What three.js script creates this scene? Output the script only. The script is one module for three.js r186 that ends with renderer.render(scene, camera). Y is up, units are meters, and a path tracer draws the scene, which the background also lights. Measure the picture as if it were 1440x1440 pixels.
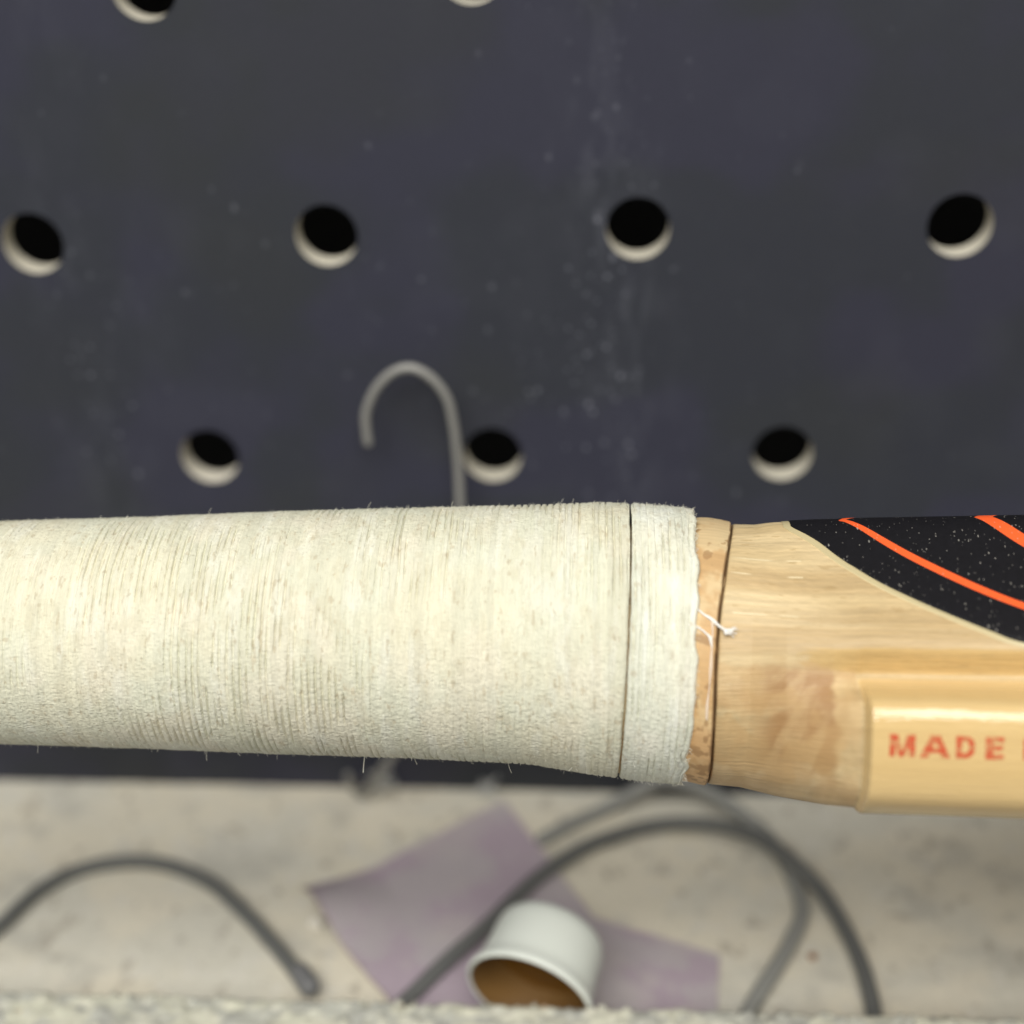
import * as THREE from 'three';
import { mergeGeometries, toCreasedNormals } from 'three/addons/utils/BufferGeometryUtils.js';
import { RoundedBoxGeometry } from 'three/addons/geometries/RoundedBoxGeometry.js';
import { RectAreaLightUniformsLib } from 'three/addons/lights/RectAreaLightUniformsLib.js';

// ---------------------------------------------------------------- camera, light, exposure
// Lengths below are millimetres times MM. The origin lies on the front face of the perforated board, x right, y up, z towards the viewer.
const MM = 0.001;
const scene = new THREE.Scene();
const camera = new THREE.PerspectiveCamera(38.288, 1, 0.01, 20);
camera.position.set(-4.096 * MM, 73.596 * MM, 229.775 * MM);
camera.rotation.set(THREE.MathUtils.degToRad(-28.4255), THREE.MathUtils.degToRad(4.4497), THREE.MathUtils.degToRad(-2.2683), 'YXZ');
camera.focus = 0.1835;
camera.userData.fStop = 8.6;
scene.add(camera);
scene.background = new THREE.Color(0.26, 0.255, 0.24);          // dim light from the rest of the workshop

const renderer = new THREE.WebGLRenderer({ antialias: true });
renderer.toneMapping = THREE.LinearToneMapping;
renderer.toneMappingExposure = 1.0;
renderer.shadowMap.enabled = true;
RectAreaLightUniformsLib.init();

function ceilingLamp(label, [x, y, z], w, h, power, color) {
  const g = new THREE.Group(); g.name = numbered('ceiling_lamp'); g.userData = { label, category: 'ceiling lamp' };
  g.position.set(x, y, z); g.lookAt(0, -0.05, 0.06); scene.add(g);          // +z of the group faces the bat
  const housing = new THREE.Mesh(new RoundedBoxGeometry(w + 0.05, h + 0.05, 0.06, 3, 0.012), new THREE.MeshStandardMaterial({ color: 0xd8d8d4, roughness: 0.5 }));
  housing.name = 'lamp_housing'; housing.position.z = -0.035; g.add(housing);
  const diff = new THREE.Mesh(new THREE.PlaneGeometry(w, h), new THREE.MeshStandardMaterial({ color: 0xffffff, emissive: new THREE.Color(...color), emissiveIntensity: 2.5, roughness: 0.6 }));
  diff.name = 'lamp_diffuser'; diff.position.z = 0.001; g.add(diff);
  const l = new THREE.RectAreaLight(new THREE.Color(...color), power, w, h);
  l.position.set(0, 0, 0.006); l.rotation.y = Math.PI; g.add(l);             // a RectAreaLight shines along its own -z
  return g;
}
const names = new Map();
function numbered(n) { const k = names.get(n) ?? 0; names.set(n, k + 1); return k ? n + '_' + String(k).padStart(3, '0') : n; }
ceilingLamp('long white ceiling lamp above and behind the viewer', [-0.10, 1.16, 0.93], 1.4, 1.0, 4.75, [1, 0.985, 0.925]);

// ---------------------------------------------------------------- helpers
let seed = 20240611;
const rnd = () => { seed = (seed + 0x6d2b79f5) | 0; let t = Math.imul(seed ^ (seed >>> 15), 1 | seed); t = (t + Math.imul(t ^ (t >>> 7), 61 | t)) ^ t; return ((t ^ (t >>> 14)) >>> 0) / 4294967296; };
const rr = (a, b) => a + (b - a) * rnd();
const sm = (a, b, x) => { const t = Math.min(1, Math.max(0, (x - a) / (b - a))); return t * t * (3 - 2 * t); };
const lerp = (a, b, t) => a + (b - a) * t;
const hash = (x, y) => { let h = Math.imul(x, 374761393) + Math.imul(y, 668265263) | 0; h = Math.imul(h ^ (h >>> 13), 1274126177); return ((h ^ (h >>> 16)) >>> 0) / 4294967296; };
function vn(x, y) {
  const ix = Math.floor(x), iy = Math.floor(y); let fx = x - ix, fy = y - iy; fx = fx * fx * (3 - 2 * fx); fy = fy * fy * (3 - 2 * fy);
  return lerp(lerp(hash(ix, iy), hash(ix + 1, iy), fx), lerp(hash(ix, iy + 1), hash(ix + 1, iy + 1), fx), fy);
}
const fbm = (x, y, n = 4) => { let a = 0.5, s = 0, k = 0; for (let i = 0; i < n; i++) { s += a * vn(x, y); k += a; a *= 0.5; x = x * 2.03 + 17.1; y = y * 2.03 - 9.7; } return s / k; };
// colour texture from a function of the texture's own u, v in 0..1 giving linear rgb
function tex(w, h, f, { srgb = true, wrap = THREE.RepeatWrapping } = {}) {
  const d = new Uint8Array(w * h * 4), enc = (c) => { c = Math.min(1, Math.max(0, c)); return 255 * (srgb ? (c <= 0.0031308 ? 12.92 * c : 1.055 * Math.pow(c, 1 / 2.4) - 0.055) : c); };
  for (let y = 0, o = 0; y < h; y++) for (let x = 0; x < w; x++, o += 4) { const c = f((x + 0.5) / w, (y + 0.5) / h); d[o] = enc(c[0]); d[o + 1] = enc(c[1]); d[o + 2] = enc(c[2]); d[o + 3] = 255; }
  const t = new THREE.DataTexture(d, w, h); t.magFilter = THREE.LinearFilter; t.minFilter = THREE.LinearMipmapLinearFilter; t.generateMipmaps = true;
  t.wrapS = t.wrapT = wrap; t.colorSpace = srgb ? THREE.SRGBColorSpace : THREE.NoColorSpace; t.needsUpdate = true; return t;
}
const mix3 = (a, b, t) => [lerp(a[0], b[0], t), lerp(a[1], b[1], t), lerp(a[2], b[2], t)];
const std = (o) => new THREE.MeshStandardMaterial({ roughness: 0.8, ...o });
function mesh(name, geo, mat, parent, data) {
  const m = new THREE.Mesh(geo, mat); m.name = parent === scene ? numbered(name) : name; m.castShadow = m.receiveShadow = true;
  if (data) m.userData = { ...data }; parent.add(m); return m;
}
function thing(name, label, category, position = [0, 0, 0]) {
  const g = new THREE.Group(); g.name = numbered(name); g.userData = { label, category }; g.position.set(position[0] * MM, position[1] * MM, position[2] * MM); scene.add(g); return g;
}
// a grid of points [x, y, z] in mm as a surface; wrapU closes it
function grid(rows, uvf, closed = false, flip = false) {
  const R = rows.length, C = rows[0].length, pos = new Float32Array(R * C * 3), uv = new Float32Array(R * C * 2), idx = [];
  for (let i = 0; i < R; i++) for (let j = 0; j < C; j++) { const o = i * C + j, p = rows[i][j]; pos[o * 3] = p[0] * MM; pos[o * 3 + 1] = p[1] * MM; pos[o * 3 + 2] = p[2] * MM; const q = uvf ? uvf(i, j, p) : [0, 0]; uv[o * 2] = q[0]; uv[o * 2 + 1] = q[1]; }
  for (let i = 0; i < R - 1; i++) for (let j = 0; j < C - 1; j++) { const a = i * C + j, b = a + 1, c = a + C, d = c + 1; if (flip) idx.push(a, b, c, b, d, c); else idx.push(a, c, b, b, c, d); }
  const g = new THREE.BufferGeometry(); g.setAttribute('position', new THREE.BufferAttribute(pos, 3)); g.setAttribute('uv', new THREE.BufferAttribute(uv, 2)); g.setIndex(idx); g.computeVertexNormals();
  if (closed) { const n = g.attributes.normal; for (let i = 0; i < R; i++) { const a = i * C, b = a + C - 1; const x = n.getX(a) + n.getX(b), y = n.getY(a) + n.getY(b), z = n.getZ(a) + n.getZ(b), l = Math.hypot(x, y, z) || 1; n.setXYZ(a, x / l, y / l, z / l); n.setXYZ(b, x / l, y / l, z / l); } }
  return g;
}
const tube = (pts, r, seg = 60, rad = 12) => new THREE.TubeGeometry(new THREE.CatmullRomCurve3(pts.map((p) => new THREE.Vector3(p[0] * MM, p[1] * MM, p[2] * MM)), false, 'centripetal'), seg, r * MM, rad, false);
const ball = (p, r) => { const g = new THREE.SphereGeometry(r * MM, 16, 12); g.translate(p[0] * MM, p[1] * MM, p[2] * MM); return g; };

// ---------------------------------------------------------------- setting: perforated board, dark wall behind it, shelf
const BX0 = -250, BX1 = 250, BY0 = -124, BY1 = 230, T = 4.3, HOLE = 5.15;
{
  const s = new THREE.Shape(); s.moveTo(BX0, BY0); s.lineTo(BX1, BY0); s.lineTo(BX1, BY1); s.lineTo(BX0, BY1); s.closePath();
  const seen = { '0,-2': [-99.4, -0.5], '0,-1': [-50.4, 0.1], '0,0': [0, 0.45], '0,1': [50.65, 0.1], '1,-2': [-74.6, 39.4], '1,-1': [-24.9, 40.5], '1,0': [25.4, 43.2] };   // drilled by hand: not quite on the grid
  for (let r = -3; r <= 5; r++) for (let k = -5; k <= 5; k++) {
    let x = k * 50 + (r % 2 ? 25 : 0), y = r * 39.8; if (seen[r + ',' + k]) [x, y] = seen[r + ',' + k];
    if (x < BX0 + 10 || x > BX1 - 10 || y < BY0 + 10) continue;
    const h = new THREE.Path(); h.absarc(x, y, HOLE, 0, Math.PI * 2, true); s.holes.push(h);
  }
  const g = new THREE.ExtrudeGeometry(s, { depth: T, bevelEnabled: false, curveSegments: 28 });
  g.translate(0, 0, -T); g.scale(MM, MM, MM);
  const specks = [];
  const cluster = (n, x, y, sx, sy, a, r0 = 0.14, r1 = 0.46) => { for (let i = 0; i < n; i++) { const gx = rnd() + rnd() + rnd() - 1.5, gy = rnd() + rnd() + rnd() - 1.5; specks.push([x + gx * sx, y + gy * sy, rr(r0, r1), a * (rnd() < 0.2 ? rr(0.7, 1) : rr(0.12, 0.45)), rr(0.7, 1.5)]); } };
  cluster(95, -5, -22, 7, 32, 0.9); cluster(36, -16, -28, 9, 26, 0.7); cluster(110, -14, -18, 34, 40, 0.45); cluster(40, -92, -22, 7, 26, 0.8); cluster(80, -70, -14, 46, 36, 0.4);
  cluster(60, -4, 34, 6, 40, 0.3, 0.2, 0.45); cluster(120, -10, 0, 110, 70, 0.25, 0.2, 0.5); cluster(30, 20, -30, 40, 26, 0.35);
  const W = 2000, H = 1600, X0 = -200, Y0 = -120, sc = 5, dust = new Float32Array(W * H);
  for (const [x, y, r, a, st] of specks) {
    const cx = (x - X0) * sc, cy = (y - Y0) * sc, R = Math.ceil(r * sc * 1.7);
    for (let j = -R; j <= R; j++) for (let i = -R; i <= R; i++) { const px = Math.round(cx) + i, py = Math.round(cy) + j; if (px < 0 || py < 0 || px >= W || py >= H) continue; const d = Math.hypot((px - cx), (py - cy) / st) / (r * sc); if (d < 1) dust[py * W + px] = Math.max(dust[py * W + px], a * (0.7 + 0.3 * vn(px * 0.7, py * 0.7))); }
  }
  const map = tex(W, H, (u, v) => {
    const x = X0 + u * 400, y = Y0 + v * 320, px = Math.floor(u * W), py = Math.floor(v * H);
    let c = mix3([0.031, 0.034, 0.046], [0.034, 0.035, 0.056], sm(0.38, 0.62, fbm(x * 0.05 + 3, y * 0.05, 3)));
    c = mix3(c, [0.033, 0.036, 0.039], 0.5 * sm(0.45, 0.7, fbm(x * 0.03 - 8, y * 0.035 + 5, 3)));
    const grain = 0.92 + 0.16 * fbm(x * 3, y * 3, 2); c = c.map((q) => q * grain);
    const smear = Math.exp(-(((x + 4 + 3 * Math.sin(y * 0.07)) / 6) ** 2)) * sm(0.42, 0.75, fbm(x * 0.5, y * 0.16, 4)) + 0.45 * Math.exp(-(((x + 92) / 9) ** 2)) * sm(0.45, 0.75, fbm(x * 0.4 + 7, y * 0.15, 4)) + 0.22 * sm(0.5, 0.8, fbm(x * 0.12 + 30, y * 0.1, 5));
    return mix3(c, [0.30, 0.31, 0.37], Math.min(0.6, dust[py * W + px] * 0.6 + smear * 0.07 * (1 - 0.5 * sm(5, 25, y))));
  });
  map.repeat.set(1 / (400 * MM), 1 / (320 * MM)); map.offset.set(200 / 400, 120 / 320);
  // uv of the extrusion are its x, y in metres
  const uv = g.attributes.uv, p = g.attributes.position; for (let i = 0; i < uv.count; i++) uv.setXY(i, p.getX(i), p.getY(i));
  const front = new THREE.MeshPhysicalMaterial({ map, roughness: 0.62, specularIntensity: 0.7 });
  const raw = std({ color: new THREE.Color(0.62, 0.58, 0.50), roughness: 0.9, map: tex(128, 128, (u, v) => { const k = 0.75 + 0.35 * fbm(u * 30, v * 30, 3); return [k, k, k * 0.97]; }) });
  const b = mesh('perforated_board', g, [front, raw], scene); b.userData = { label: 'dark slate blue board with staggered rows of round holes, behind the bat', category: 'pegboard' };
}
{
  const g = new THREE.BoxGeometry(600 * MM, 420 * MM, 20 * MM); g.translate(0, 50 * MM, -60 * MM);
  mesh('wall', g, std({ color: new THREE.Color(0.035, 0.034, 0.033), roughness: 0.95 }), scene, { kind: 'structure' });
}
// shelf: its top falls slightly to the right
const SL = -0.0122, shelfY = (x) => -114.16 + SL * x;
{
  const g = new THREE.Group(); g.name = 'shelf'; g.userData = { kind: 'structure' }; scene.add(g);
  const map = tex(2000, 512, (u, v) => {
    const x = u * 500, z = v * 128;
    let c = mix3([0.73, 0.675, 0.555], [0.66, 0.63, 0.545], sm(0.4, 0.62, fbm(x * 0.045, z * 0.06, 4)));
    c = mix3(c, [0.75, 0.69, 0.57], 0.7 * sm(0.5, 0.72, fbm(x * 0.07 + 40, z * 0.09 + 3, 4)));
    c = mix3(c, [0.43, 0.415, 0.375], 0.4 * sm(0.56, 0.72, fbm(x * 0.11 + 90, z * 0.14 + 13, 5)));
    c = mix3(c, [0.32, 0.275, 0.22], 0.5 * sm(0.68, 0.76, fbm(x * 0.4 + 11, z * 0.4 + 7, 3)));
    c = mix3(c, [0.70, 0.67, 0.60], 0.5 * sm(0.62, 0.74, fbm(x * 0.3 + 61, z * 0.3 + 27, 3)));
    const k = 0.88 + 0.24 * fbm(x * 2.2, z * 2.2, 3); return c.map((q) => q * k);
  });
  const NX = 300, NZ = 44, rows = [];
  for (let j = 0; j <= NZ; j++) { const row = []; for (let i = 0; i <= NX; i++) { const x = -250 + 500 * i / NX, z = -0.2 + 67 * j / NZ; row.push([x, shelfY(x) + 0.35 * (fbm(x * 0.12, z * 0.12, 4) - 0.5), z]); } rows.push(row); }
  const top = mesh('shelf_top', grid(rows, (i, j, p) => [(p[0] + 250) / 500, p[2] / 128]), std({ map, roughness: 0.92 }), g);
  const slab = new THREE.BoxGeometry(500 * MM, 24 * MM, 66 * MM); slab.rotateZ(Math.atan(SL)); slab.translate(0, (-114.16 - 12.8) * MM, 33.1 * MM);
  mesh('shelf_board', slab, std({ color: new THREE.Color(0.4, 0.37, 0.3), roughness: 0.95 }), g);
  // rough front lip, a little higher than the shelf
  const lr = [], lc = [[66.2, -3], [66.1, 0], [66.0, 3], [65.9, 6], [65.9, 8.5], [65.9, 10.4], [66.1, 11.3], [66.6, 11.75]]; for (let k = 0; k < 26; k++) lc.push([67.1 + k * 0.6, 11.9]); lc.push([83, 11.5], [83.5, 10.6], [83.6, 8], [83.7, 0], [83.7, -30]);
  for (const [z, h] of lc) { const row = []; for (let i = 0; i <= 800; i++) { const x = -200 + 400 * i / 800; row.push([x, shelfY(x) + 0.27 + 0.0027 * (x + 100) - 0.27 + h + (h > 9 ? 1 : 0.3) * (1.1 * (fbm(x * 0.5, z * 0.5, 4) - 0.5) + 0.5 * sm(0.55, 0.75, fbm(x * 0.9 + 31, z * 0.9, 2)) - 0.6 * sm(0.62, 0.8, fbm(x * 0.5 + 9, z * 0.6 + 4, 3))), z + 0.8 * (fbm(x * 0.35 + 50, (z + h) * 0.5, 4) - 0.5)]); } lr.push(row); }
  const lmap = tex(1600, 128, (u, v) => {
    const x = u * 400, z = v * 32; let c = mix3([0.52, 0.51, 0.42], [0.42, 0.42, 0.375], sm(0.4, 0.6, fbm(x * 0.3, z * 0.35, 4)));
    c = mix3(c, [0.58, 0.565, 0.48], 0.7 * sm(0.55, 0.7, fbm(x * 0.5 + 20, z * 0.5, 3))); c = mix3(c, [0.29, 0.29, 0.27], 0.65 * sm(0.58, 0.7, fbm(x * 0.3 + 70, z * 0.45 + 9, 4))); return c;
  });
  mesh('shelf_lip', grid(lr, (i, j, p) => [(p[0] + 200) / 400, (p[2] - 50 + p[1] * 0.5) / 32]), std({ map: lmap, roughness: 0.95 }), g, { label: 'rough crumbling front lip of the shelf' });
  // loose grit on the lip
  const cg = new THREE.IcosahedronGeometry(1, 1), cp = cg.attributes.position; for (let i = 0; i < cp.count; i++) { const k = 0.75 + 0.5 * hash(Math.round(cp.getX(i) * 50), Math.round(cp.getY(i) * 50 + cp.getZ(i) * 77)); cp.setXYZ(i, cp.getX(i) * k, cp.getY(i) * k * 0.8, cp.getZ(i) * k); } cg.computeVertexNormals();
  const N = 150, grit = new THREE.InstancedMesh(cg, std({ color: 0xffffff, roughness: 0.95 }), N), m4 = new THREE.Matrix4(), q = new THREE.Quaternion(), e = new THREE.Euler();
  for (let i = 0; i < N; i++) {
    const x = rr(-115, 75), low = rnd() < 0.25, z = low ? rr(58, 64.5) : rnd() < 0.3 ? rr(66, 67) : rr(66.3, 76), r = rr(0.1, 0.38) * (rnd() < 0.1 ? 1.8 : 1);
    q.setFromEuler(e.set(rr(0, 6), rr(0, 6), rr(0, 6))); m4.compose(new THREE.Vector3(x * MM, (shelfY(x) + (low ? 0.1 : 11.75) + r * 0.4) * MM, z * MM), q, new THREE.Vector3(r * MM, r * MM, r * MM)); grit.setMatrixAt(i, m4);
    const t = rnd(), c = t < 0.5 ? [0.43, 0.42, 0.36] : t < 0.75 ? [0.42, 0.41, 0.36] : t < 0.88 ? [0.22, 0.21, 0.19] : [0.45, 0.34, 0.24]; grit.setColorAt(i, new THREE.Color(...c));
  }
  grit.name = 'grit'; grit.userData = { kind: 'stuff' }; grit.castShadow = grit.receiveShadow = true; g.add(grit);
}

// ---------------------------------------------------------------- the bat
// Own axes of the bat: x along it (s, towards the blade), y square to the sight (u), z towards the viewer (f); origin in the handle where the binding ends.
const bat = thing('cricket_bat', 'wooden bat with cream twine bound handle and black sticker with orange stripes', 'cricket bat', [4.77, -31.612, 71]);
{
  const ex = new THREE.Vector3(0.99992642, -0.01213046, 0), ez = new THREE.Vector3(0.006688, 0.55129895, 0.83428097), ey = new THREE.Vector3().crossVectors(ez, ex);
  bat.quaternion.setFromRotationMatrix(new THREE.Matrix4().makeBasis(ex, ey, ez));
}
const table = (t, s) => { if (s <= t[0][0]) return t[0].slice(1); for (let i = 1; i < t.length; i++) if (s <= t[i][0]) { const k = (s - t[i - 1][0]) / (t[i][0] - t[i - 1][0]); return t[i].slice(1).map((b, n) => lerp(t[i - 1][n + 1], b, k)); } return t[t.length - 1].slice(1); };
// centre (u) and half height of the bound handle
const HANDLE = [[-200, -0.6, 13.6], [-120, -0.1, 14.0], [-96, 0.1, 14.4], [-70.4, 0.4, 15.07], [-51.6, 0.65, 15.72], [-33, 0.87, 16.15], [-18.2, 0.84, 16.65], [-10.9, 0.49, 17.33], [-6.8, 0.23, 17.55], [-2.7, -0.12, 17.62], [2, -0.5, 17.5]];
const PITCH = 0.84, shear = (u) => -0.0019 * (u - 17) * (u - 17) * 0.55;       // the turns lean a little
// binding: every turn of the twine is a ridge of the surface
function binding(s0, s1, step, jag0, jag1, sd) {
  const NT = 260, rows = [], n = Math.max(2, Math.round((s1 - s0) / step));
  for (let i = 0; i <= n; i++) {
    const row = [], sb = lerp(s0, s1, i / n), [c, h] = table(HANDLE, sb), edge0 = sm(0, 0.35, sb - s0), edge1 = sm(0, 0.35, s1 - sb);
    for (let j = 0; j <= NT; j++) {
      const jj = j % NT, a = (jj / NT + 0.5) * Math.PI * 2, ca = Math.cos(a), sa = Math.sin(a);
      const arc = jj / NT * 105, wob = 0.35 * (fbm(sb * 0.4 + 5, arc * 0.12, 2) - 0.5);
      const tri = Math.abs(((sb + wob) / PITCH + jj / NT + 1000) % 1 - 0.5) * 2;
      const turn = Math.floor((sb + wob) / PITCH + jj / NT + 1000);
      const open = sm(0.36, 0.66, vn(arc * 0.22 + turn * 13.7, turn * 5.1)) * sm(0.3, 0.62, fbm(sb * 0.09 + 2, arc * 0.08 + sd, 3));
      let d = -0.30 * sm(0.45, 1, tri) * (0.18 + 1.0 * open) + 0.06 * (hash(turn, 77 + sd) - 0.5);
      d += 0.10 * (fbm(sb * 0.25, arc * 0.14 + 40, 3) - 0.5) + 0.07 * (fbm(sb * 5, arc * 1.6, 3) - 0.5);
      d -= 0.22 * (1 - edge0) ** 2 + 0.22 * (1 - edge1) ** 2;
      const r1 = h + d, r2 = h * 0.97 + d, u = c + r1 * sa;
      const ragged = (1 - sm(0, 2.5, sb - s0)) * jag0 * (fbm(arc * 0.5, sd, 4) - 0.5) + (1 - sm(0, 2.5, s1 - sb)) * jag1 * (fbm(arc * 0.45 + 9, sd + 3, 4) - 0.5);
      row.push([sb + shear(u) + ragged, u, r2 * ca]);
    }
    rows.push(row);
  }
  // turn the ends in, onto the wood
  const inward = (row, k, ds) => row.map(([s, u, f]) => [s + ds, u * k, f * k]);
  rows.unshift(inward(rows[0], 0.9, 0.1)); rows.push(inward(rows[rows.length - 1], 0.9, -0.1));
  return grid(rows, (i, j, p) => [p[0] / 100 + 2, j / NT], true, false);
}
const twineMap = tex(2048, 2048, (u, v) => {
  const s = u * 100, a = v * 105;
  const ph = s / PITCH + v, turn = Math.floor(ph);
  let c = [0.655, 0.64, 0.505];
  c = mix3(c, [0.71, 0.675, 0.52], 0.75 * sm(0.42, 0.68, fbm(s * 0.12, a * 0.10 + 20, 4)));
  c = mix3(c, [0.80, 0.73, 0.60], 0.35 * sm(0.5, 0.7, fbm(s * 0.2 + 31, a * 0.13, 3)));
  c = mix3(c, [0.70, 0.71, 0.58], 0.45 * sm(0.5, 0.72, fbm(s * 0.16 + 71, a * 0.16 + 9, 3)));
  c = mix3(c, [0.75, 0.74, 0.635], 0.55 * sm(0.52, 0.74, fbm(s * 0.55 + 3, a * 0.14 + 50, 4)));
  c = mix3(c, [0.60, 0.56, 0.42], 0.45 * sm(0.56, 0.74, fbm(s * 0.9 + 15, a * 0.45 + 5, 4)));          // grubby patches
  c = mix3(c, [0.50, 0.43, 0.30], 0.55 * sm(0.70, 0.80, fbm(s * 1.9 + 33, a * 0.8 + 55, 3)));          // dirt specks
  const fibre = 0.90 + 0.2 * fbm(s * 7, a * 1.1, 3), tone = 0.95 + 0.1 * hash(turn, 9);
  return c.map((q) => q * fibre * tone);
});
const twineBump = tex(1024, 1024, (u, v) => { const k = 0.5 * fbm(u * 500, v * 150, 3) + 0.5 * fbm(u * 260 + 9, v * 420, 3); return [k, k, k]; }, { srgb: false });
const twineMat = new THREE.MeshPhysicalMaterial({ map: twineMap, bumpMap: twineBump, bumpScale: 0.00022, roughness: 0.95, sheen: 0.1, sheenRoughness: 0.7, sheenColor: new THREE.Color(1, 0.98, 0.9) });
mesh('twine_binding', binding(-100, -7.0, 0.082, 0, 0.16, 1), twineMat, bat, { label: 'long cream twine binding along the handle', kind: 'stuff' });
mesh('twine_binding', binding(-150, -100, 0.21, 0, 0, 2), twineMat, bat, { kind: 'stuff' });
mesh('twine_binding', binding(-6.78, 1.1, 0.06, 0.16, 0.9, 3), new THREE.MeshPhysicalMaterial({ ...{ map: twineMap, bumpMap: twineBump, bumpScale: 0.00022, roughness: 0.95, sheen: 0.1, sheenRoughness: 0.7 }, color: new THREE.Color(1.04, 1.07, 1.14) }), bat, { label: 'short whiter band of twine next to the bare wood', kind: 'stuff' });
{
  const g = new THREE.SphereGeometry(13.9 * MM, 40, 20); g.scale(0.35, 1, 0.97); g.translate(-151 * MM, 0, 0); mesh('handle_end', g, twineMat, bat);
}
// fuzz: single fibres that stand off the binding
{
  const parts = [];
  const fibre = (p, dir, side, len, r, curl) => {
    const n = 5, pts = []; for (let i = 0; i <= n; i++) { const t = i / n; pts.push(new THREE.Vector3(p[0] + (dir[0] * t + side[0] * curl * t * t) * len, p[1] + (dir[1] * t + side[1] * curl * t * t) * len, p[2] + (dir[2] * t + side[2] * curl * t * t) * len)); }
    const g = new THREE.TubeGeometry(new THREE.CatmullRomCurve3(pts), n, r, 3, false); g.scale(MM, MM, MM); parts.push(g);
  };
  const at = (s, a, lift = -0.08) => { const [c, h] = table(HANDLE, s); const u = c + (h + lift) * Math.sin(a), f = (h * 0.97 + lift) * Math.cos(a); return [s + shear(u), u, f]; };
  for (let i = 0; i < 1700; i++) {
    const s = rnd() < 0.25 ? rr(-6.5, 1) : rr(-97, 0.9), a = rnd() < 0.2 ? Math.PI / 2 + rr(-0.25, 0.25) : rnd() < 0.4 ? -Math.PI / 2 + rr(-0.25, 0.35) : rr(-1.6, 1.7);
    const n = [0, Math.sin(a), Math.cos(a)], t = [0, Math.cos(a), -Math.sin(a)], k = rr(-1, 1), lay = rr(0.15, 0.9);
    const long = rnd() < 0.02; fibre(at(s, a), [rr(-0.4, 0.4), n[1] * lay + t[1] * k, n[2] * lay + t[2] * k], [rr(-1, 1), n[1] * rr(-0.3, 0.5) + t[1] * rr(-1, 1), n[2] * rr(-0.3, 0.5) + t[2] * rr(-1, 1)], long ? rr(0.7, 1.4) : rr(0.15, 0.55), rr(0.014, 0.026), rr(0, 0.7));
  }
  for (let i = 0; i < 200; i++) { const a = rr(-1.7, 1.9), [s, u, f] = at(1.0, a, -0.3); fibre([s - 0.2, u, f], [rr(0.2, 1), Math.sin(a) * rr(0, 0.8) + rr(-0.4, 0.4), Math.cos(a) * 0.3], [rr(-0.4, 0.4), rr(-1, 1), 0.2], rr(0.3, 0.8), rr(0.02, 0.035), 0.5); }
  const under = at(-39.3, -1.45); fibre(under, [-0.12, -1, 0.1], [0.2, 0, 0], 2.1, 0.05, 0.3);
  for (const s of [-33, -88, -60, -21]) fibre(at(s, -1.5), [rr(-0.6, 0.4), -1, 0], [0.4, 0, 0], rr(0.8, 1.3), 0.03, 0.4);
  for (const [s, l] of [[-41, 1.0], [-30, 0.8], [-14.3, 0.7], [-62, 0.9]]) fibre(at(s, 1.55), [rr(0.1, 0.4), 1, 0], [0.4, 0, 0], l, 0.025, 0.4);
  mesh('loose_fibre', mergeGeometries(parts), std({ color: new THREE.Color(0.78, 0.76, 0.66), roughness: 1 }), bat, { kind: 'stuff' });
}
// wood: bat-wood coordinates l (across the blade, towards the viewer) and m (towards the back): f = .94 l + .342 m, u = -.342 l + .94 m
const fu = (l, m) => [0.94 * l + 0.342 * m, -0.342 * l + 0.94 * m];
const GRV = (u) => 3.15 + 0.0075 * Math.max(0, u + 5) ** 2;                    // where the joint between handle and blade runs
const round = (r, cl, cm) => [0, 30, 55, 68, 76, 84, 94, 110, 130, 155, 180].map((d) => [cl + r * Math.sin(d * Math.PI / 180), cm + r * Math.cos(d * Math.PI / 180)]);
const half = [
  [4, round(16.95, 0, -1.25)],
  [7.5, [[0, 15.9], [8.4, 13.0], [14.0, 8.3], [15.9, 5.3], [16.6, 3.0], [16.9, 0.8], [17.2, -2.0], [16.4, -6.6], [13.9, -11.9], [8.5, -16.4], [0, -18.0]]],
  [11, [[0, 16.5], [8.6, 12.7], [15.0, 8.4], [17.4, 5.9], [17.9, 3.6], [18.5, 1.9], [19.3, -0.9], [19.5, -5.4], [17.9, -10.8], [12.4, -15.8], [0, -17.2]]],
  [16.2, [[0, 16.9], [8.6, 12.7], [15.9, 8.5], [18.4, 6.3], [18.2, 3.3], [19.2, 2.2], [21.9, 0.5], [23.0, -4.5], [22.3, -9.3], [18.5, -14.1], [0, -16.6]]],
  [19.0, [[0, 17.0], [8.6, 12.7], [16.0, 8.5], [18.7, 6.6], [17.8, 2.8], [19.1, 2.2], [23.8, 1.5], [24.9, -4.2], [24.4, -8.9], [20.6, -13.3], [0, -16.2]]],
  [19.55, [[0, 17.1], [8.5, 12.8], [16, 8.6], [18.75, 6.7], [17.6, 2.7], [19.2, 2.4], [25.7, 2.6], [26.75, -4], [26.3, -8.9], [21.6, -13.5], [0, -15.8]]],
  [45, [[0, 17.9], [8.7, 13.2], [16.3, 8.7], [19.0, 6.7], [17.9, 2.8], [19.5, 2.5], [26.3, 2.7], [27.4, -4], [27.0, -9.1], [22.6, -13.4], [0, -15.4]]],
  [110, [[0, 20], [13, 13.6], [24, 8.7], [29, 6.6], [31, 4.2], [33, 4.2], [39, 3.3], [40.5, -4], [40.2, -10], [33, -13.6], [0, -15]]],
  [190, [[0, 23], [16, 15], [31, 9], [38, 7], [41, 4.4], [43, 4.4], [49, 3.4], [50.5, -4], [50.2, -10], [43, -13.6], [0, -15]]],
];
const SEG = 12, NP = 20 * SEG;
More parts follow.
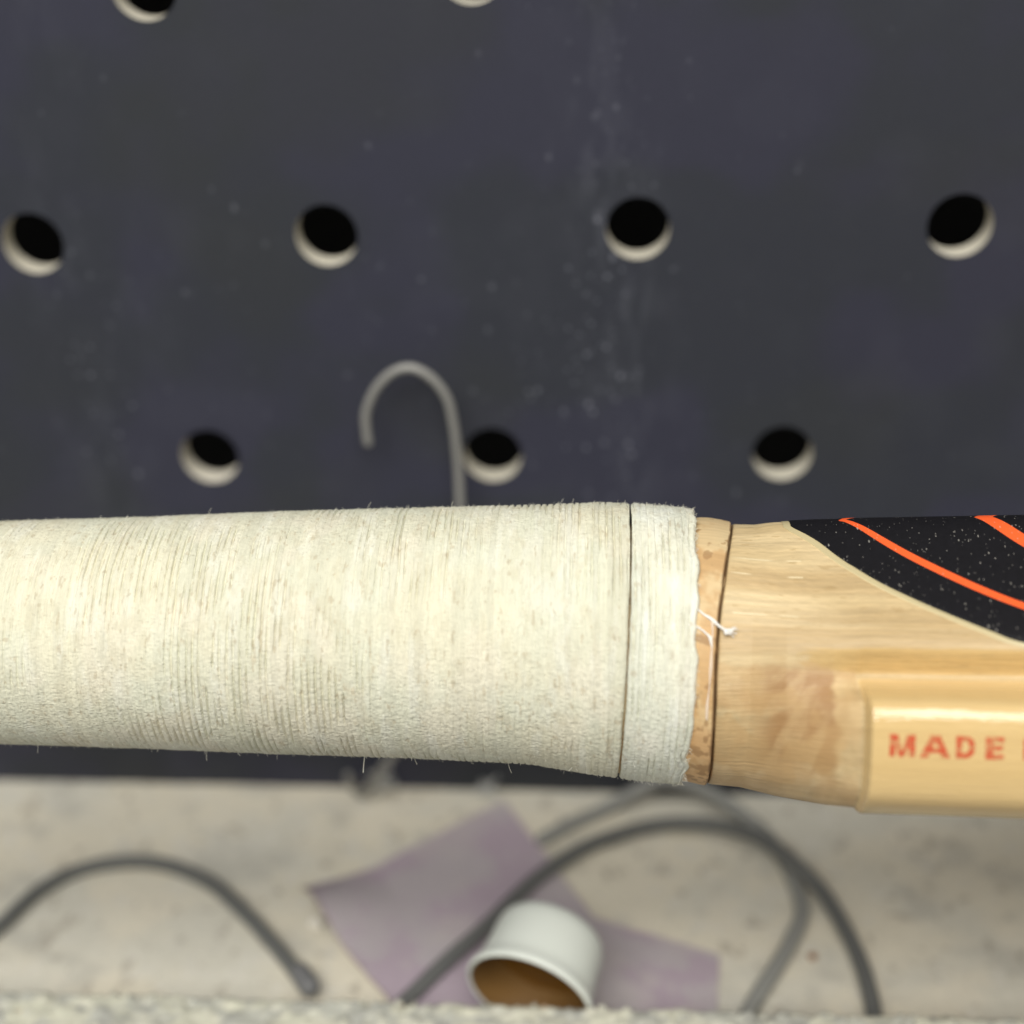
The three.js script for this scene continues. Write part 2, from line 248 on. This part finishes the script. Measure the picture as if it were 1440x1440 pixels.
function section(s) {                                                          // closed outline in (l, m), rounded, NP points from the spine towards the viewer
  let k = 0; while (k < half.length - 2 && s > half[k + 1][0]) k++;
  let t = Math.min(1, Math.max(0, (s - half[k][0]) / (half[k + 1][0] - half[k][0]))); if (k === 4) t = sm(0, 1, t);
  const P = half[k][1].map((a, i) => [lerp(a[0], half[k + 1][1][i][0], t), lerp(a[1], half[k + 1][1][i][1], t)]);
  for (let i = 9; i >= 1; i--) P.push([-P[i][0], P[i][1]]);
  const q = []; for (let i = 0; i < 20; i++) for (let j = 0; j < SEG; j++) { const a = P[i], b = P[(i + 1) % 20], w = j / SEG; q.push([lerp(a[0], b[0], w), lerp(a[1], b[1], w)]); }
  const out = [], K = 8; for (let i = 0; i < NP; i++) { let l = 0, m = 0, ws = 0; for (let d = -K; d <= K; d++) { const w = Math.exp(-((d / 4.2) ** 2)), p = q[(i + d + NP) % NP]; l += w * p[0]; m += w * p[1]; ws += w; } out.push([l / ws, m / ws]); }
  return out;
}
function backAt(s, l, lift) {                                                  // point of the blade's back at (s, l), lifted along its slope's normal
  const q = section(s), A = Math.abs(l); let i = 0; while (i < 5 * SEG && q[i + 1][0] < A) i++;
  const t = (A - q[i][0]) / Math.max(1e-6, q[i + 1][0] - q[i][0]), m = lerp(q[i][1], q[i + 1][1], Math.max(0, t));
  const a = q[i], b = q[i + 1]; let nx = -(b[1] - a[1]), ny = b[0] - a[0]; const n = Math.hypot(nx, ny); if (A < 1.2) { nx *= A / 1.2; } 
  const ll = (A + nx / n * lift) * (l < 0 ? -1 : 1), [f, u] = fu(ll, m + ny / n * lift); return [s, u, f];
}
// blade
{
  const ss = []; for (let s = 4; s < 48; s += 0.16) ss.push(s); for (let s = 48; s <= 190; s += 3) ss.push(s);
  const ringOf = (s, k, dl) => { const row = []; const q = section(s); for (let i = 0; i <= NP; i++) { const [l, m] = q[i % NP], edge = 1 - sm(4, 4.5, s); let [f, u] = fu(l * k, (m + 1.3) * k - 1.3); const r = Math.hypot(f, u + 1.3); const cut = 0.14 * edge * edge; f *= 1 - cut / r; u = (u + 1.3) * (1 - cut / r) - 1.3;
    const ds = (GRV(u) - 4) * (1 - sm(4, 12, s)) + edge * 0.16 * (fbm(i * 0.12, 3, 4) - 0.5), bow = 0.05 * (fbm(s * 0.3, i * 0.06, 3) - 0.5); row.push([s + ds + dl, u + bow, f + bow]); } return row; };
  const rows = [ringOf(4, 0.86, 0.0), ...ss.map((s) => ringOf(s, 1, 0))]; rows.push(ringOf(190, 0.5, 1), ringOf(190, 0.02, 1.2));
  const map = tex(2048, 2048, (u, v) => {
    const s = u * 64, a = v * 110, near = v > 0.5 ? 1 - v : v;
    let c = [0.60, 0.45, 0.24];
    const wav = 1.6 * (fbm(s * 0.05, a * 0.2, 3) - 0.5);
    const ring = fbm(s * 0.012 + 5, (a + wav) * 0.42, 3), fine = fbm(s * 0.10, (a + wav * 0.6) * 4.2, 3), hair = fbm(s * 0.9 + 13, a * 9, 2);
    c = mix3(c, [0.49, 0.34, 0.165], 0.75 * sm(0.42, 0.66, ring)); c = mix3(c, [0.70, 0.55, 0.325], 0.55 * sm(0.5, 0.7, fbm(s * 0.03 + 40, a * 0.3 + 11, 3)));
    if (s > 12) c = mix3(c, [0.58, 0.385, 0.145], 0.8 * sm(12.5, 14.5, s + 3 * (fbm(s, a, 2) - 0.5)) * sm(0.151, 0.154, near + 0.003 * (fbm(s * 0.4, 7, 3) - 0.5)) * (1 - sm(0.199, 0.204, near)));
    const cut = sm(0.17, 0.23, near) * (1 - sm(18.2, 19, s)), across = fbm(s * 1.1 + 5, a * 0.35, 3);
    c = c.map((q) => q * (0.83 + 0.34 * lerp(fine, across, cut)) * (0.88 + 0.24 * hair));
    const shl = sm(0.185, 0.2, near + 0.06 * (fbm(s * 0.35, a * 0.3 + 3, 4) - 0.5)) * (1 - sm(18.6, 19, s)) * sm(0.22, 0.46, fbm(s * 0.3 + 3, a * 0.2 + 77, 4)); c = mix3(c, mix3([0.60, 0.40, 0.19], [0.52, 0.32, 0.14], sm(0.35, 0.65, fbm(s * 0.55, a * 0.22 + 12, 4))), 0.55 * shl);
    c = mix3(c, [0.42, 0.28, 0.12], 0.5 * sm(0.68, 0.78, fbm(s * 0.55 + 3, a * 3.4, 3)) );                                        // dark pores
    // brown glue stain on the shoulder, streaked across, with ragged outlines
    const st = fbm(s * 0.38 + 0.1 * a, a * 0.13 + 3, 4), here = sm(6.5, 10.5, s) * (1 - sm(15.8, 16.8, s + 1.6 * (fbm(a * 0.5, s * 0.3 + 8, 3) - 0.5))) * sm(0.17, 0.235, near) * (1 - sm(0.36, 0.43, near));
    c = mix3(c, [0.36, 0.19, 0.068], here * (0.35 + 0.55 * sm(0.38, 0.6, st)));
    const mot = fbm(s * 0.28 + 9, a * 0.2 + 31, 4); c = mix3(c, [0.52, 0.33, 0.14], 0.5 * sm(0.52, 0.66, mot) * (1 - sm(16, 19, s)) * sm(0.13, 0.2, near));
    if (s > 5 && s < 13.5 && near < 0.1) { const k = Math.floor(a * 1.15 + 0.25 * s * 0.05), w = a * 1.15 % 1; c = mix3(c, [0.86, 0.74, 0.48], 0.75 * (hash(k, 5) > 0.35 ? 1 : 0) * sm(0.90, 0.95, 1 - Math.abs(w - 0.5)) * sm(0.3, 0.6, vn(s * 0.5 + k * 3.1, k))); }   // pale tool scratches
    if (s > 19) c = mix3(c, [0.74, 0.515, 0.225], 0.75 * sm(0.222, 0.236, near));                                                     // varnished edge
    return c;
  }, { wrap: THREE.MirroredRepeatWrapping });
  const rough = tex(512, 512, (u, v) => { const s = u * 64, a = v * 110, near = v > 0.5 ? 1 - v : v; const gl = sm(18.9, 19.6, s) * sm(0.245, 0.265, near); const r = lerp(0.62, 0.17, gl) + 0.10 * (fbm(s * 0.6, a * 1.8, 3) - 0.5); return [1, r, 0]; }, { srgb: false, wrap: THREE.MirroredRepeatWrapping });
  const bump = tex(1024, 1024, (u, v) => { const s = u * 64, a = v * 110; const k = 0.6 * fbm(s * 0.15, a * 4, 3) + 0.4 * fbm(s * 1.5, a * 7, 2); return [k, k, k]; }, { srgb: false, wrap: THREE.MirroredRepeatWrapping });
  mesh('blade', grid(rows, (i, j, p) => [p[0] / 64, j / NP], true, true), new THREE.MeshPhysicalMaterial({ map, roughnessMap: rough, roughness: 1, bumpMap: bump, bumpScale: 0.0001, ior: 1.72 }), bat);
}
// end of the handle that shows between the binding and the blade
{
  const rows = [], NT = 200; const ss = []; for (let s = -12; s <= 9; s += 0.1) ss.push(s);
  for (const s of ss) { const row = []; for (let j = 0; j <= NT; j++) { const a = (j % NT) / NT * Math.PI * 2, c = lerp(-0.75, -1.35, sm(0.5, 4.5, s)), lip = sm(3.62, 3.74, s), soft = 0.12 * sm(3.4, 3.62, s);
    const r = lerp(15.9, 16.75, sm(-1.5, 0.4, s)) - 1.15 * lip - soft + 0.06 * (fbm(s * 0.8, (j % NT) * 0.1, 3) - 0.5), u = c + r * Math.sin(a), f = r * Math.cos(a) * 0.985;
    row.push([s < 3 ? s + (GRV(u) - 3.9) * sm(-4, 3, s) : s + GRV(u) - 3.9, u, f]); } rows.push(row); }
  const map = tex(512, 1024, (u, v) => { const s = u * 21 - 12, a = v * 105; let c = [0.64, 0.40, 0.19]; c = mix3(c, [0.68, 0.50, 0.27], sm(0.38, 0.66, fbm(s * 0.1 + 4, a * 0.11 + 1, 3)));
    c = mix3(c, [0.67, 0.52, 0.30], 0.8 * sm(0.52, 0.6, fbm(s * 0.1 + 7, 3, 2) * 0.15 + Math.sin(a / 105 * Math.PI * 2) * 0.5 + 0.35)); c = mix3(c, [0.50, 0.27, 0.10], 0.6 * sm(0.5, 0.7, fbm(s * 0.35, a * 0.25 + 8, 4))); c = mix3(c, [0.34, 0.19, 0.08], 0.7 * sm(0.64, 0.74, fbm(s * 0.7 + 2, a * 0.8, 3)));
    const k = 0.88 + 0.24 * fbm(s * 0.25, a * 4, 3); c = c.map((q) => q * k); if (s > 2.75) c = mix3(c, [0.20, 0.11, 0.05], 0.8 * sm(0.2, 0.55, fbm(s * 2, a * 0.5, 3)) * sm(3.3, 3.5, s)); return c; });
  mesh('handle_splice', grid(rows, (i, j, p) => [ss[i] / 21 + 12 / 21, j / NT], true, false), std({ map, roughness: 0.6 }), bat, { label: 'orange brown end of the handle between the twine and the joint' });
}
// sticker on the back, with a pale rim; orange stripes are printed on it
{
  const edge = [[12.87, 0], [13.4, 1.9], [15.85, 4.34], [18.1, 6.94], [22.07, 10.45], [26.11, 13.06], [30.04, 15.23], [33.93, 17.06], [36.88, 18.13], [60, 18.6], [170, 22]];
  const edgeS = new THREE.CatmullRomCurve3(edge.slice(1).map(([a, b]) => new THREE.Vector3(a, b, 0)), false, 'centripetal').getPoints(160).map((q) => [q.x, q.y]);
  const lim = (s, grow) => { const sh = s + grow * 1.3; let l = table(edgeS, sh)[0] + grow * 0.25; if (sh < 13.4) l = 1.9 * Math.sqrt(Math.max(0, (sh - 12.6) / 0.8)); return Math.min(l, 18.6 + Math.max(0, s - 45) * 0.03 + grow * 0.2); };
  const sheet = (s0, grow, lift) => { const rows = [], C = 80; for (let s = s0; s <= 60; s += 0.2) { const row = [], L = Math.max(0.02, lim(s, grow)); row.push(backAt(s, L, -0.05)); for (let j = 0; j <= C; j++) row.push(backAt(s, L * (1 - 2 * j / C), lift)); row.push(backAt(s, -L, -0.05)); rows.push(row); } return { rows, C }; };
  const smooth = (pts) => new THREE.CatmullRomCurve3(pts.map((q) => new THREE.Vector3(...q)), false, 'centripetal').getPoints(60).map((q) => [q.x, q.y, q.z]);
  const band = (pts, s, l) => { let best = 1e9; for (let i = 0; i < pts.length - 1; i++) { const [ax, ay, aw] = pts[i], [bx, by, bw] = pts[i + 1], dx = bx - ax, dy = by - ay, t = Math.min(1, Math.max(0, ((s - ax) * dx + (l - ay) * dy) / (dx * dx + dy * dy))); best = Math.min(best, Math.hypot(s - ax - t * dx, l - ay - t * dy) - 0.88 * lerp(aw, bw, t)); } return best; };
  const s1 = smooth([[19.3, 0, 0.42], [20.53, 1.28, 0.46], [23.3, 4.15, 0.54], [26.01, 6.53, 0.57], [29.2, 8.85, 0.57], [33.6, 11.6, 0.54], [38.31, 14.0, 0.5], [46, 16.9, 0.45], [52, 17.7, 0.4]]), s2 = smooth([[36.2, -0.5, 1.05], [38.31, 2.5, 1.05], [40.34, 4.8, 1.0], [45, 8.4, 1], [52, 11.5, 0.9]]);
  const flecks = []; for (let i = 0; i < 760; i++) { const e = rnd(); flecks.push([rr(14, 58), rr(-18, 18), rr(0.03, 0.085), e < 0.25 ? rr(0.5, 1) : rr(0.15, 0.45), rr(0.8, 2.6)]); }
  for (let i = 0; i < 160; i++) flecks.push([rr(16, 42), rr(0, 17), rr(0.03, 0.09), rr(0.3, 1), rr(0.8, 2.2)]);
  const W = 1536, H = 1024, fl = new Float32Array(W * H), sx = W / 50, sy = H / 40;                                                // 50 x 40 mm
  for (const [s, l, r, a, st] of flecks) { const cx = (s - 12) * sx, cy = (l + 20) * sy, R = Math.ceil(r * sx * 3); for (let j = -R; j <= R; j++) for (let i = -R; i <= R; i++) { const x = Math.round(cx) + i, y = Math.round(cy) + j; if (x < 0 || y < 0 || x >= W || y >= H) continue; const d = Math.hypot((x - cx) / sx, (y - cy) / sy / st) / r; if (d < 1) fl[y * W + x] = Math.max(fl[y * W + x], a); } }
  const map = tex(W, H, (u, v) => {
    const s = 12 + u * 50, l = -20 + v * 40, A = Math.abs(l); let c = [0.0065, 0.006, 0.008]; const k = 0.8 + 0.5 * fbm(s * 2, l * 2, 3); c = c.map((q) => q * k);
    const o = Math.min(band(s1, s, A), band(s2, s, A)); c = mix3(c, [0.94, 0.130, 0.030], 1 - sm(-0.03, 0.03, o));
    const f = fl[Math.min(H - 1, Math.floor(v * H)) * W + Math.min(W - 1, Math.floor(u * W))]; return mix3(c, [0.55, 0.52, 0.46], f * 0.55);
  }, { wrap: THREE.ClampToEdgeWrapping });
  const uvOf = (q) => (i, j, p) => { const L = Math.max(0.02, lim(p[0], q.grow)), jj = Math.min(q.C, Math.max(0, j - 1)); return [(p[0] - 12) / 50, (L * (1 - 2 * jj / q.C) + 20) / 40]; };
  const rim = sheet(12.0, 0.75, 0.07), film = sheet(12.9, 0, 0.15);
  const rg = grid(rim.rows, uvOf({ C: rim.C, grow: 0.75 })), fg = grid(film.rows, uvOf({ C: film.C, grow: 0 }));
  const st = mesh('sticker', fg, new THREE.MeshPhysicalMaterial({ map, roughness: 0.6, specularIntensity: 0.45 }), bat, { label: 'black sticker with curved orange stripes' });
  mesh('sticker_rim', rg, std({ color: new THREE.Color(0.56, 0.47, 0.27), roughness: 0.4 }), st);
}
// red lettering on the edge of the blade, worn
{
  const c = document.createElement('canvas'); c.width = 1024; c.height = 256; const x = c.getContext('2d'); x.clearRect(0, 0, 1024, 256);
  x.fillStyle = 'rgb(214,84,52)'; x.font = 'bold 200px sans-serif'; x.textBaseline = 'alphabetic';
  const put = (t, x0, w) => { const m = x.measureText(t).width; x.save(); x.translate(x0, 204); x.scale(w / m, 1.22); x.fillText(t, 0, 0); x.strokeText(t, 0, 0); x.restore(); };
  x.lineWidth = 8; x.strokeStyle = x.fillStyle; put('M', 4, 196); put('A', 222, 182); put('D', 432, 146); put('E', 618, 146); x.fillRect(880, 36, 50, 170);
  const im = x.getImageData(0, 0, 1024, 256); for (let i = 0; i < 1024 * 256; i++) { const px = i % 1024, py = Math.floor(i / 1024); const w = fbm(px * 0.035, py * 0.05, 4); im.data[i * 4 + 3] *= 0.30 + 0.5 * sm(0.3, 0.62, w); } x.putImageData(im, 0, 0);
  const t = new THREE.CanvasTexture(c); t.colorSpace = THREE.SRGBColorSpace;
  // its own strip of film following the edge: s 21.2 .. 38, m -0.8 .. -3.7
  const rows = []; for (let i = 0; i <= 40; i++) { const s = lerp(21.1, 38.2, i / 40), q = section(s), row = []; for (let j = 0; j <= 10; j++) { const m = lerp(-3.95, -0.45, j / 10); let k = 4 * SEG; while (q[k + 1][1] > m || q[k + 1][0] < 24) k++; const w = (m - q[k][1]) / (q[k + 1][1] - q[k][1]), [f, u] = fu(lerp(q[k][0], q[k + 1][0], w) + 0.05, m); row.push([s, u, f]); } rows.push(row); }
  mesh('lettering', grid(rows, (i, j) => [i / 40, j / 10], false, true), std({ map: t, transparent: true, roughness: 0.4 }), bat, { label: 'worn red lettering on the blade edge' });
}
// loose thread ends of the binding, lying on the bare handle end, with a small knot
{
  const on = (s, u, lift = 0.12) => [s, u, Math.sqrt(Math.max(1, 16.75 ** 2 - (u + 1.1) ** 2)) * 0.985 + lift];
  const wh = std({ color: new THREE.Color(0.86, 0.84, 0.80), roughness: 0.95 });
  const strand = (pts, r) => { const a = pts.map((p) => on(...p)); const gs = []; for (const k of [-1, 0, 1]) gs.push(tube(a.map((p, i) => [p[0] + k * r * 0.8 + 0.08 * Math.sin(i * 2.3 + k), p[1] + 0.09 * Math.sin(i * 1.7 + k * 2), p[2] + (k === 0 ? r : 0)]), r, 40, 7)); return mergeGeometries(gs); };
  mesh('loose_thread', strand([[-0.3, 4.75, 0.6], [0.5, 4.2, 0.35], [1.4, 3.5], [2.4, 2.75], [3.3, 2.0, 0.3], [4.1, 1.45, 0.5]], 0.105), wh, bat);
  mesh('loose_thread', strand([[-0.4, 2.0, 0.5], [0.8, 1.75, 0.2], [1.7, 1.25], [2.3, 0.5], [2.5, -0.6]], 0.08), wh, bat);
  mesh('loose_thread', strand([[2.6, 2.55, 0.2], [2.55, 1.2], [2.5, -1.2], [2.35, -3.2], [2.25, -5.2], [2.1, -7.2], [2.0, -9.0]], 0.075), std({ color: new THREE.Color(0.80, 0.66, 0.52), roughness: 0.95 }), bat);
  const kg = [], k0 = on(4.35, 1.3, 0.65); for (let i = 0; i < 5; i++) { const a = i * 1.3; kg.push(ball([k0[0] + 0.3 * Math.cos(a), k0[1] + 0.22 * Math.sin(a), k0[2] + 0.15 * Math.sin(a * 2)], rr(0.17, 0.27))); }
  for (let i = 0; i < 9; i++) { const a = rr(-1, 1); kg.push(tube([k0, [k0[0] + 0.5 * Math.cos(a), k0[1] + 0.4 * Math.sin(a), k0[2] + 0.1], [k0[0] + rr(0.8, 1.5) * Math.cos(a), k0[1] + rr(0.6, 1.1) * Math.sin(a), k0[2] - 0.1]], 0.04, 6, 4)); }
  mesh('thread_knot', mergeGeometries(kg.map((g) => { g.deleteAttribute('uv'); return g; })), wh, bat);
}

// ---------------------------------------------------------------- wire hook against the board
{
  const pts = [[-45.7, -34.8, 5], [-45.8, -31.9, 5], [-45.6, -29.3, 5], [-43.4, -24.7, 5], [-40.2, -21.8, 5], [-37.4, -21.2, 5], [-34.3, -22.9, 5], [-31.8, -26.5, 5], [-30.9, -31.3, 5], [-30.6, -36.0, 5], [-30.5, -42.8, 5], [-30.7, -52, 5.6], [-31.5, -68, 6.6], [-36, -84, 7.3], [-45.5, -99, 7.6], [-49.5, -105, 6.5], [-52.0, -110.5, 4.6], [-53.2, -112.4, 3.6], [-54.6, -110, 4.6], [-55.2, -105.5, 6.4]];
  const m = mesh('wire_hook', mergeGeometries([tube(pts, 0.78, 160, 12), ball(pts[0], 0.78), ball(pts[pts.length - 1], 0.78)]), std({ color: new THREE.Color(0.29, 0.285, 0.27), roughness: 0.5, metalness: 0.25 }), scene);
  m.userData = { label: 'thin grey wire hook standing up behind the handle, its crook open downwards', category: 'wire hook' };
}
// ---------------------------------------------------------------- cables lying on the shelf
{
  const cm = () => std({ color: new THREE.Color(0.13, 0.132, 0.128), roughness: 0.55 });
  const lay = (pts, r) => pts.map(([x, z, h = 0]) => [x, shelfY(x) + r + 0.1 + h, z]);
  const c1 = thing('cable', 'dark grey cable arching at the left of the shelf, ending in a plug', 'cable');
  mesh('sheath', tube(lay([[-124, 61, 0], [-118, 52, 0], [-112.6, 42.6], [-108.2, 32.6], [-102.2, 26.8], [-90.7, 24.5], [-78.8, 28.8], [-69.0, 37.6], [-60.8, 46.7], [-57.2, 51.2]], 1.3), 1.3, 120, 14), cm(), c1);
  { const g = new THREE.CapsuleGeometry(1.75 * MM, 3.4 * MM, 8, 20); g.rotateX(Math.PI / 2); const p = mesh('plug', g, std({ color: new THREE.Color(0.16, 0.16, 0.165), roughness: 0.6 }), c1); p.position.set(-55.6 * MM, (shelfY(-55.6) + 2.4) * MM, 53.2 * MM); p.rotation.y = 0.62; }
  const c2 = mesh('cable', mergeGeometries([tube(lay([[-42.5, 62.5, 0.2], [-37.2, 55.0, 0.4], [-32, 47.6, 0.8], [-26.8, 40.8, 1.0], [-17.5, 27.1, 1.0], [-7.2, 17.0, 0.6], [5.0, 11.6, 0.6], [15.7, 12.8, 1.6], [21.5, 16.8, 2.9], [24.6, 19.9, 3.3], [28.5, 24.3, 2.8], [32.6, 29.2, 1.2], [36.8, 42.4, 0.2], [37.8, 53, 0.2], [37.2, 64.3, 0.2]], 1.35), 1.35, 180, 14), ball([-42.5, shelfY(-42.5) + 1.65, 62.5], 1.35)]), cm(), scene);
  c2.userData = { label: 'dark grey cable in a large arch over the purple sandpaper and behind the white cap', category: 'cable' };
  const c3 = mesh('cable', mergeGeometries([tube(lay([[-17.4, 15.8], [-12, 11.2], [-6.6, 7.4], [0, 4.2, 2.2], [4.5, 3.2, 4.2], [9.5, 3.4, 4.0], [15.0, 4.4, 2.2], [20.5, 8.4, 0.5], [25.0, 14.5], [28.0, 24.2], [28.9, 33.2], [26.0, 41.0], [18.9, 54.0], [14.5, 62.5]], 1.3), 1.3, 160, 14), ball([-17.4, shelfY(-17) + 1.4, 15.8], 1.3), ball([14.5, shelfY(14.5) + 1.4, 62.5], 1.3)]), std({ color: new THREE.Color(0.28, 0.28, 0.265), roughness: 0.6 }), scene);
  c3.userData = { label: 'paler grey cable looped under the large arched cable, touching the board', category: 'cable' };
}
// ---------------------------------------------------------------- purple sandpaper
{
  const pmap = tex(512, 512, (u, v) => { let c = mix3([0.43, 0.35, 0.41], [0.46, 0.41, 0.435], sm(0.4, 0.65, fbm(u * 6, v * 6, 4))); c = mix3(c, [0.50, 0.45, 0.45], 0.6 * sm(0.5, 0.72, fbm(u * 5 + 9, v * 7, 4))); const k = 0.85 + 0.3 * vn(u * 300, v * 300); return c.map((q) => q * k); });
  const grit = std({ map: pmap, roughness: 0.95 }), back = std({ color: new THREE.Color(0.25, 0.17, 0.11), roughness: 0.9 });
  const sheet = (label, c, height) => {                                        // c: four corners [x, z]
    const N = 36, top = [], bot = [];
    for (let i = 0; i <= N; i++) { const a = [], b = []; for (let j = 0; j <= N; j++) { const u = i / N, v = j / N, x = lerp(lerp(c[0][0], c[1][0], u), lerp(c[3][0], c[2][0], u), v) + 0.25 * (fbm(i * 0.5, j * 0.5 + c[0][0], 2) - 0.5), z = lerp(lerp(c[0][1], c[1][1], u), lerp(c[3][1], c[2][1], u), v) + 0.25 * (fbm(i * 0.5 + 7, j * 0.5, 2) - 0.5), y = shelfY(x) + height(u, v); a.push([x, y, z]); b.push([x, y - 0.35, z]); } top.push(a); bot.push(b); }
    const rim = [[], []]; const walk = []; for (let i = 0; i <= N; i++) walk.push([i, 0]); for (let j = 1; j <= N; j++) walk.push([N, j]); for (let i = N - 1; i >= 0; i--) walk.push([i, N]); for (let j = N - 1; j >= 0; j--) walk.push([0, j]);
    for (const [i, j] of walk) { rim[0].push(top[i][j]); rim[1].push(bot[i][j]); }
    const uv = (i, j) => [i / N, j / N];
    const g = mergeGeometries([grid(top, uv), grid(bot, uv, false, true), grid(rim, null)], true);
    const m = mesh('sandpaper', g, [grit, back, back], scene); m.userData = { label, category: 'sandpaper' }; return m;
  };
  sheet('large sheet of purple sandpaper lying askew, its left corner curled up', [[-59.5, 33.6], [-25.6, 4.2], [8.0, 62.5], [-33, 66]].map(([x, z], i) => (i === 3 ? [-34.5, 63.5] : [x, z])), (u, v) => 0.95 + 5.0 * Math.max(0, 1 - u * 3) ** 1.3 * Math.exp(-(((v - 0.1) / 0.17) ** 2)) + 1.2 * Math.max(0, u - 0.7) * Math.max(0, 0.5 - v));
  sheet('smaller piece of purple sandpaper under the large sheet, right of the white cap', [[-9, 34.5], [13.8, 43.0], [12.2, 63], [-6, 63]], () => 0.5);
}
// ---------------------------------------------------------------- white cap lying on its side
{
  const cap = thing('plastic_cap', 'small white plastic cap lying on its side, its open end showing amber inside', 'cap', [-17.5, -103.5, 62.8]);
  const ax = new THREE.Vector3(5.3, 3.6, -16.4).normalize(); cap.quaternion.setFromUnitVectors(new THREE.Vector3(0, 1, 0), ax);
  const V = (r, y) => new THREE.Vector2(r * MM, y * MM);
  const out = [V(9.8, 0.1), V(10.1, -0.1), V(10.45, 0.1), V(10.5, 0.6), V(10.25, 1.4), V(9.9, 2.2), V(9.6, 3.4), V(9.35, 5.5), V(9.15, 8.2), V(9.0, 9.9), V(8.6, 11.3), V(7.7, 12.2), V(6, 12.6), V(0.001, 12.7)];
  const inn = [V(9.8, 0.1), V(9.2, 0.8), V(8.5, 3), V(8.3, 7), V(8.1, 10.4), V(0.001, 10.8)];
  const white = std({ color: new THREE.Color(0.73, 0.765, 0.715), roughness: 0.4 });
  mesh('shell', new THREE.LatheGeometry(new THREE.SplineCurve(out).getPoints(70), 64), white, cap);
  mesh('lining', new THREE.LatheGeometry(inn, 64), std({ color: new THREE.Color(0.20, 0.105, 0.03), roughness: 0.55 }), cap, { label: 'amber inside of the cap' });
  const res = []; for (let i = 0; i <= 14; i++) { const row = [], r = 8.25 * i / 14; for (let j = 0; j <= 48; j++) { const a = (j % 48) / 48 * Math.PI * 2; row.push([r * Math.cos(a), 7.2 + 0.9 * (fbm(r * 0.4 * Math.cos(a) + 5, r * 0.4 * Math.sin(a), 3) - 0.5) - 0.8 * (i / 14) ** 4, r * Math.sin(a)]); } res.push(row); }
  mesh('resin', grid(res, null, true, true), std({ color: new THREE.Color(0.16, 0.072, 0.012), roughness: 0.4 }), cap, { label: 'dried amber resin inside the cap' });
}
// ---------------------------------------------------------------- small litter on the shelf
{
  const lump = (r, sd) => { const g = new THREE.IcosahedronGeometry(r * MM, 2), p = g.attributes.position; for (let i = 0; i < p.count; i++) { const x = p.getX(i) / (r * MM), y = p.getY(i) / (r * MM), z = p.getZ(i) / (r * MM), k = 0.7 + 0.6 * fbm(x * 1.5 + sd + z, y * 1.5 + sd * 2 - z, 3); p.setXYZ(i, p.getX(i) * k, p.getY(i) * k * 0.8, p.getZ(i) * k); } g.computeVertexNormals(); return g; };
  const put = (name, label, category, r, c, x, z, sd) => { const m = mesh(name, lump(r, sd), std({ color: new THREE.Color(...c), roughness: 0.95 }), scene); m.position.set(x * MM, (shelfY(x) + r * 0.6) * MM, z * MM); m.userData = { label, category }; };
  put('crumb', 'white crumb on the shelf just left of the curled purple sandpaper corner', 'crumb', 1.5, [0.72, 0.68, 0.60], -56.6, 38.6, 3);
  put('crumb', 'tiny brown crumb on the bare right part of the shelf', 'crumb', 0.8, [0.30, 0.16, 0.09], 29.6, 42.8, 8);
  const fluff = (label, x, y, z, n, R) => { const gs = []; for (let i = 0; i < n; i++) { const p = []; let q = [x + rr(-R, R) * 0.6, y + rr(0, R), z + rr(-R, R) * 0.4]; for (let k = 0; k < 5; k++) { p.push(q); q = [q[0] + rr(-R, R) * 0.6, Math.max(shelfY(x) + 0.3, q[1] + rr(-R, R) * 0.6), Math.max(0.6, q[2] + rr(-R, R) * 0.4)]; } gs.push(tube(p, 0.16, 16, 5)); } const m = mesh('lint', mergeGeometries(gs), std({ color: new THREE.Color(0.66, 0.66, 0.64), roughness: 1 }), scene); m.userData = { label, category: 'lint' }; };
  fluff('pale tuft of lint beside the foot of the wire hook', -50.0, -112.6, 1.8, 22, 2.4);
  fluff('pale tuft of lint at the far tip of the large sandpaper sheet', -29.0, -113.0, 2.0, 20, 1.7);
}
renderer.render(scene, camera);
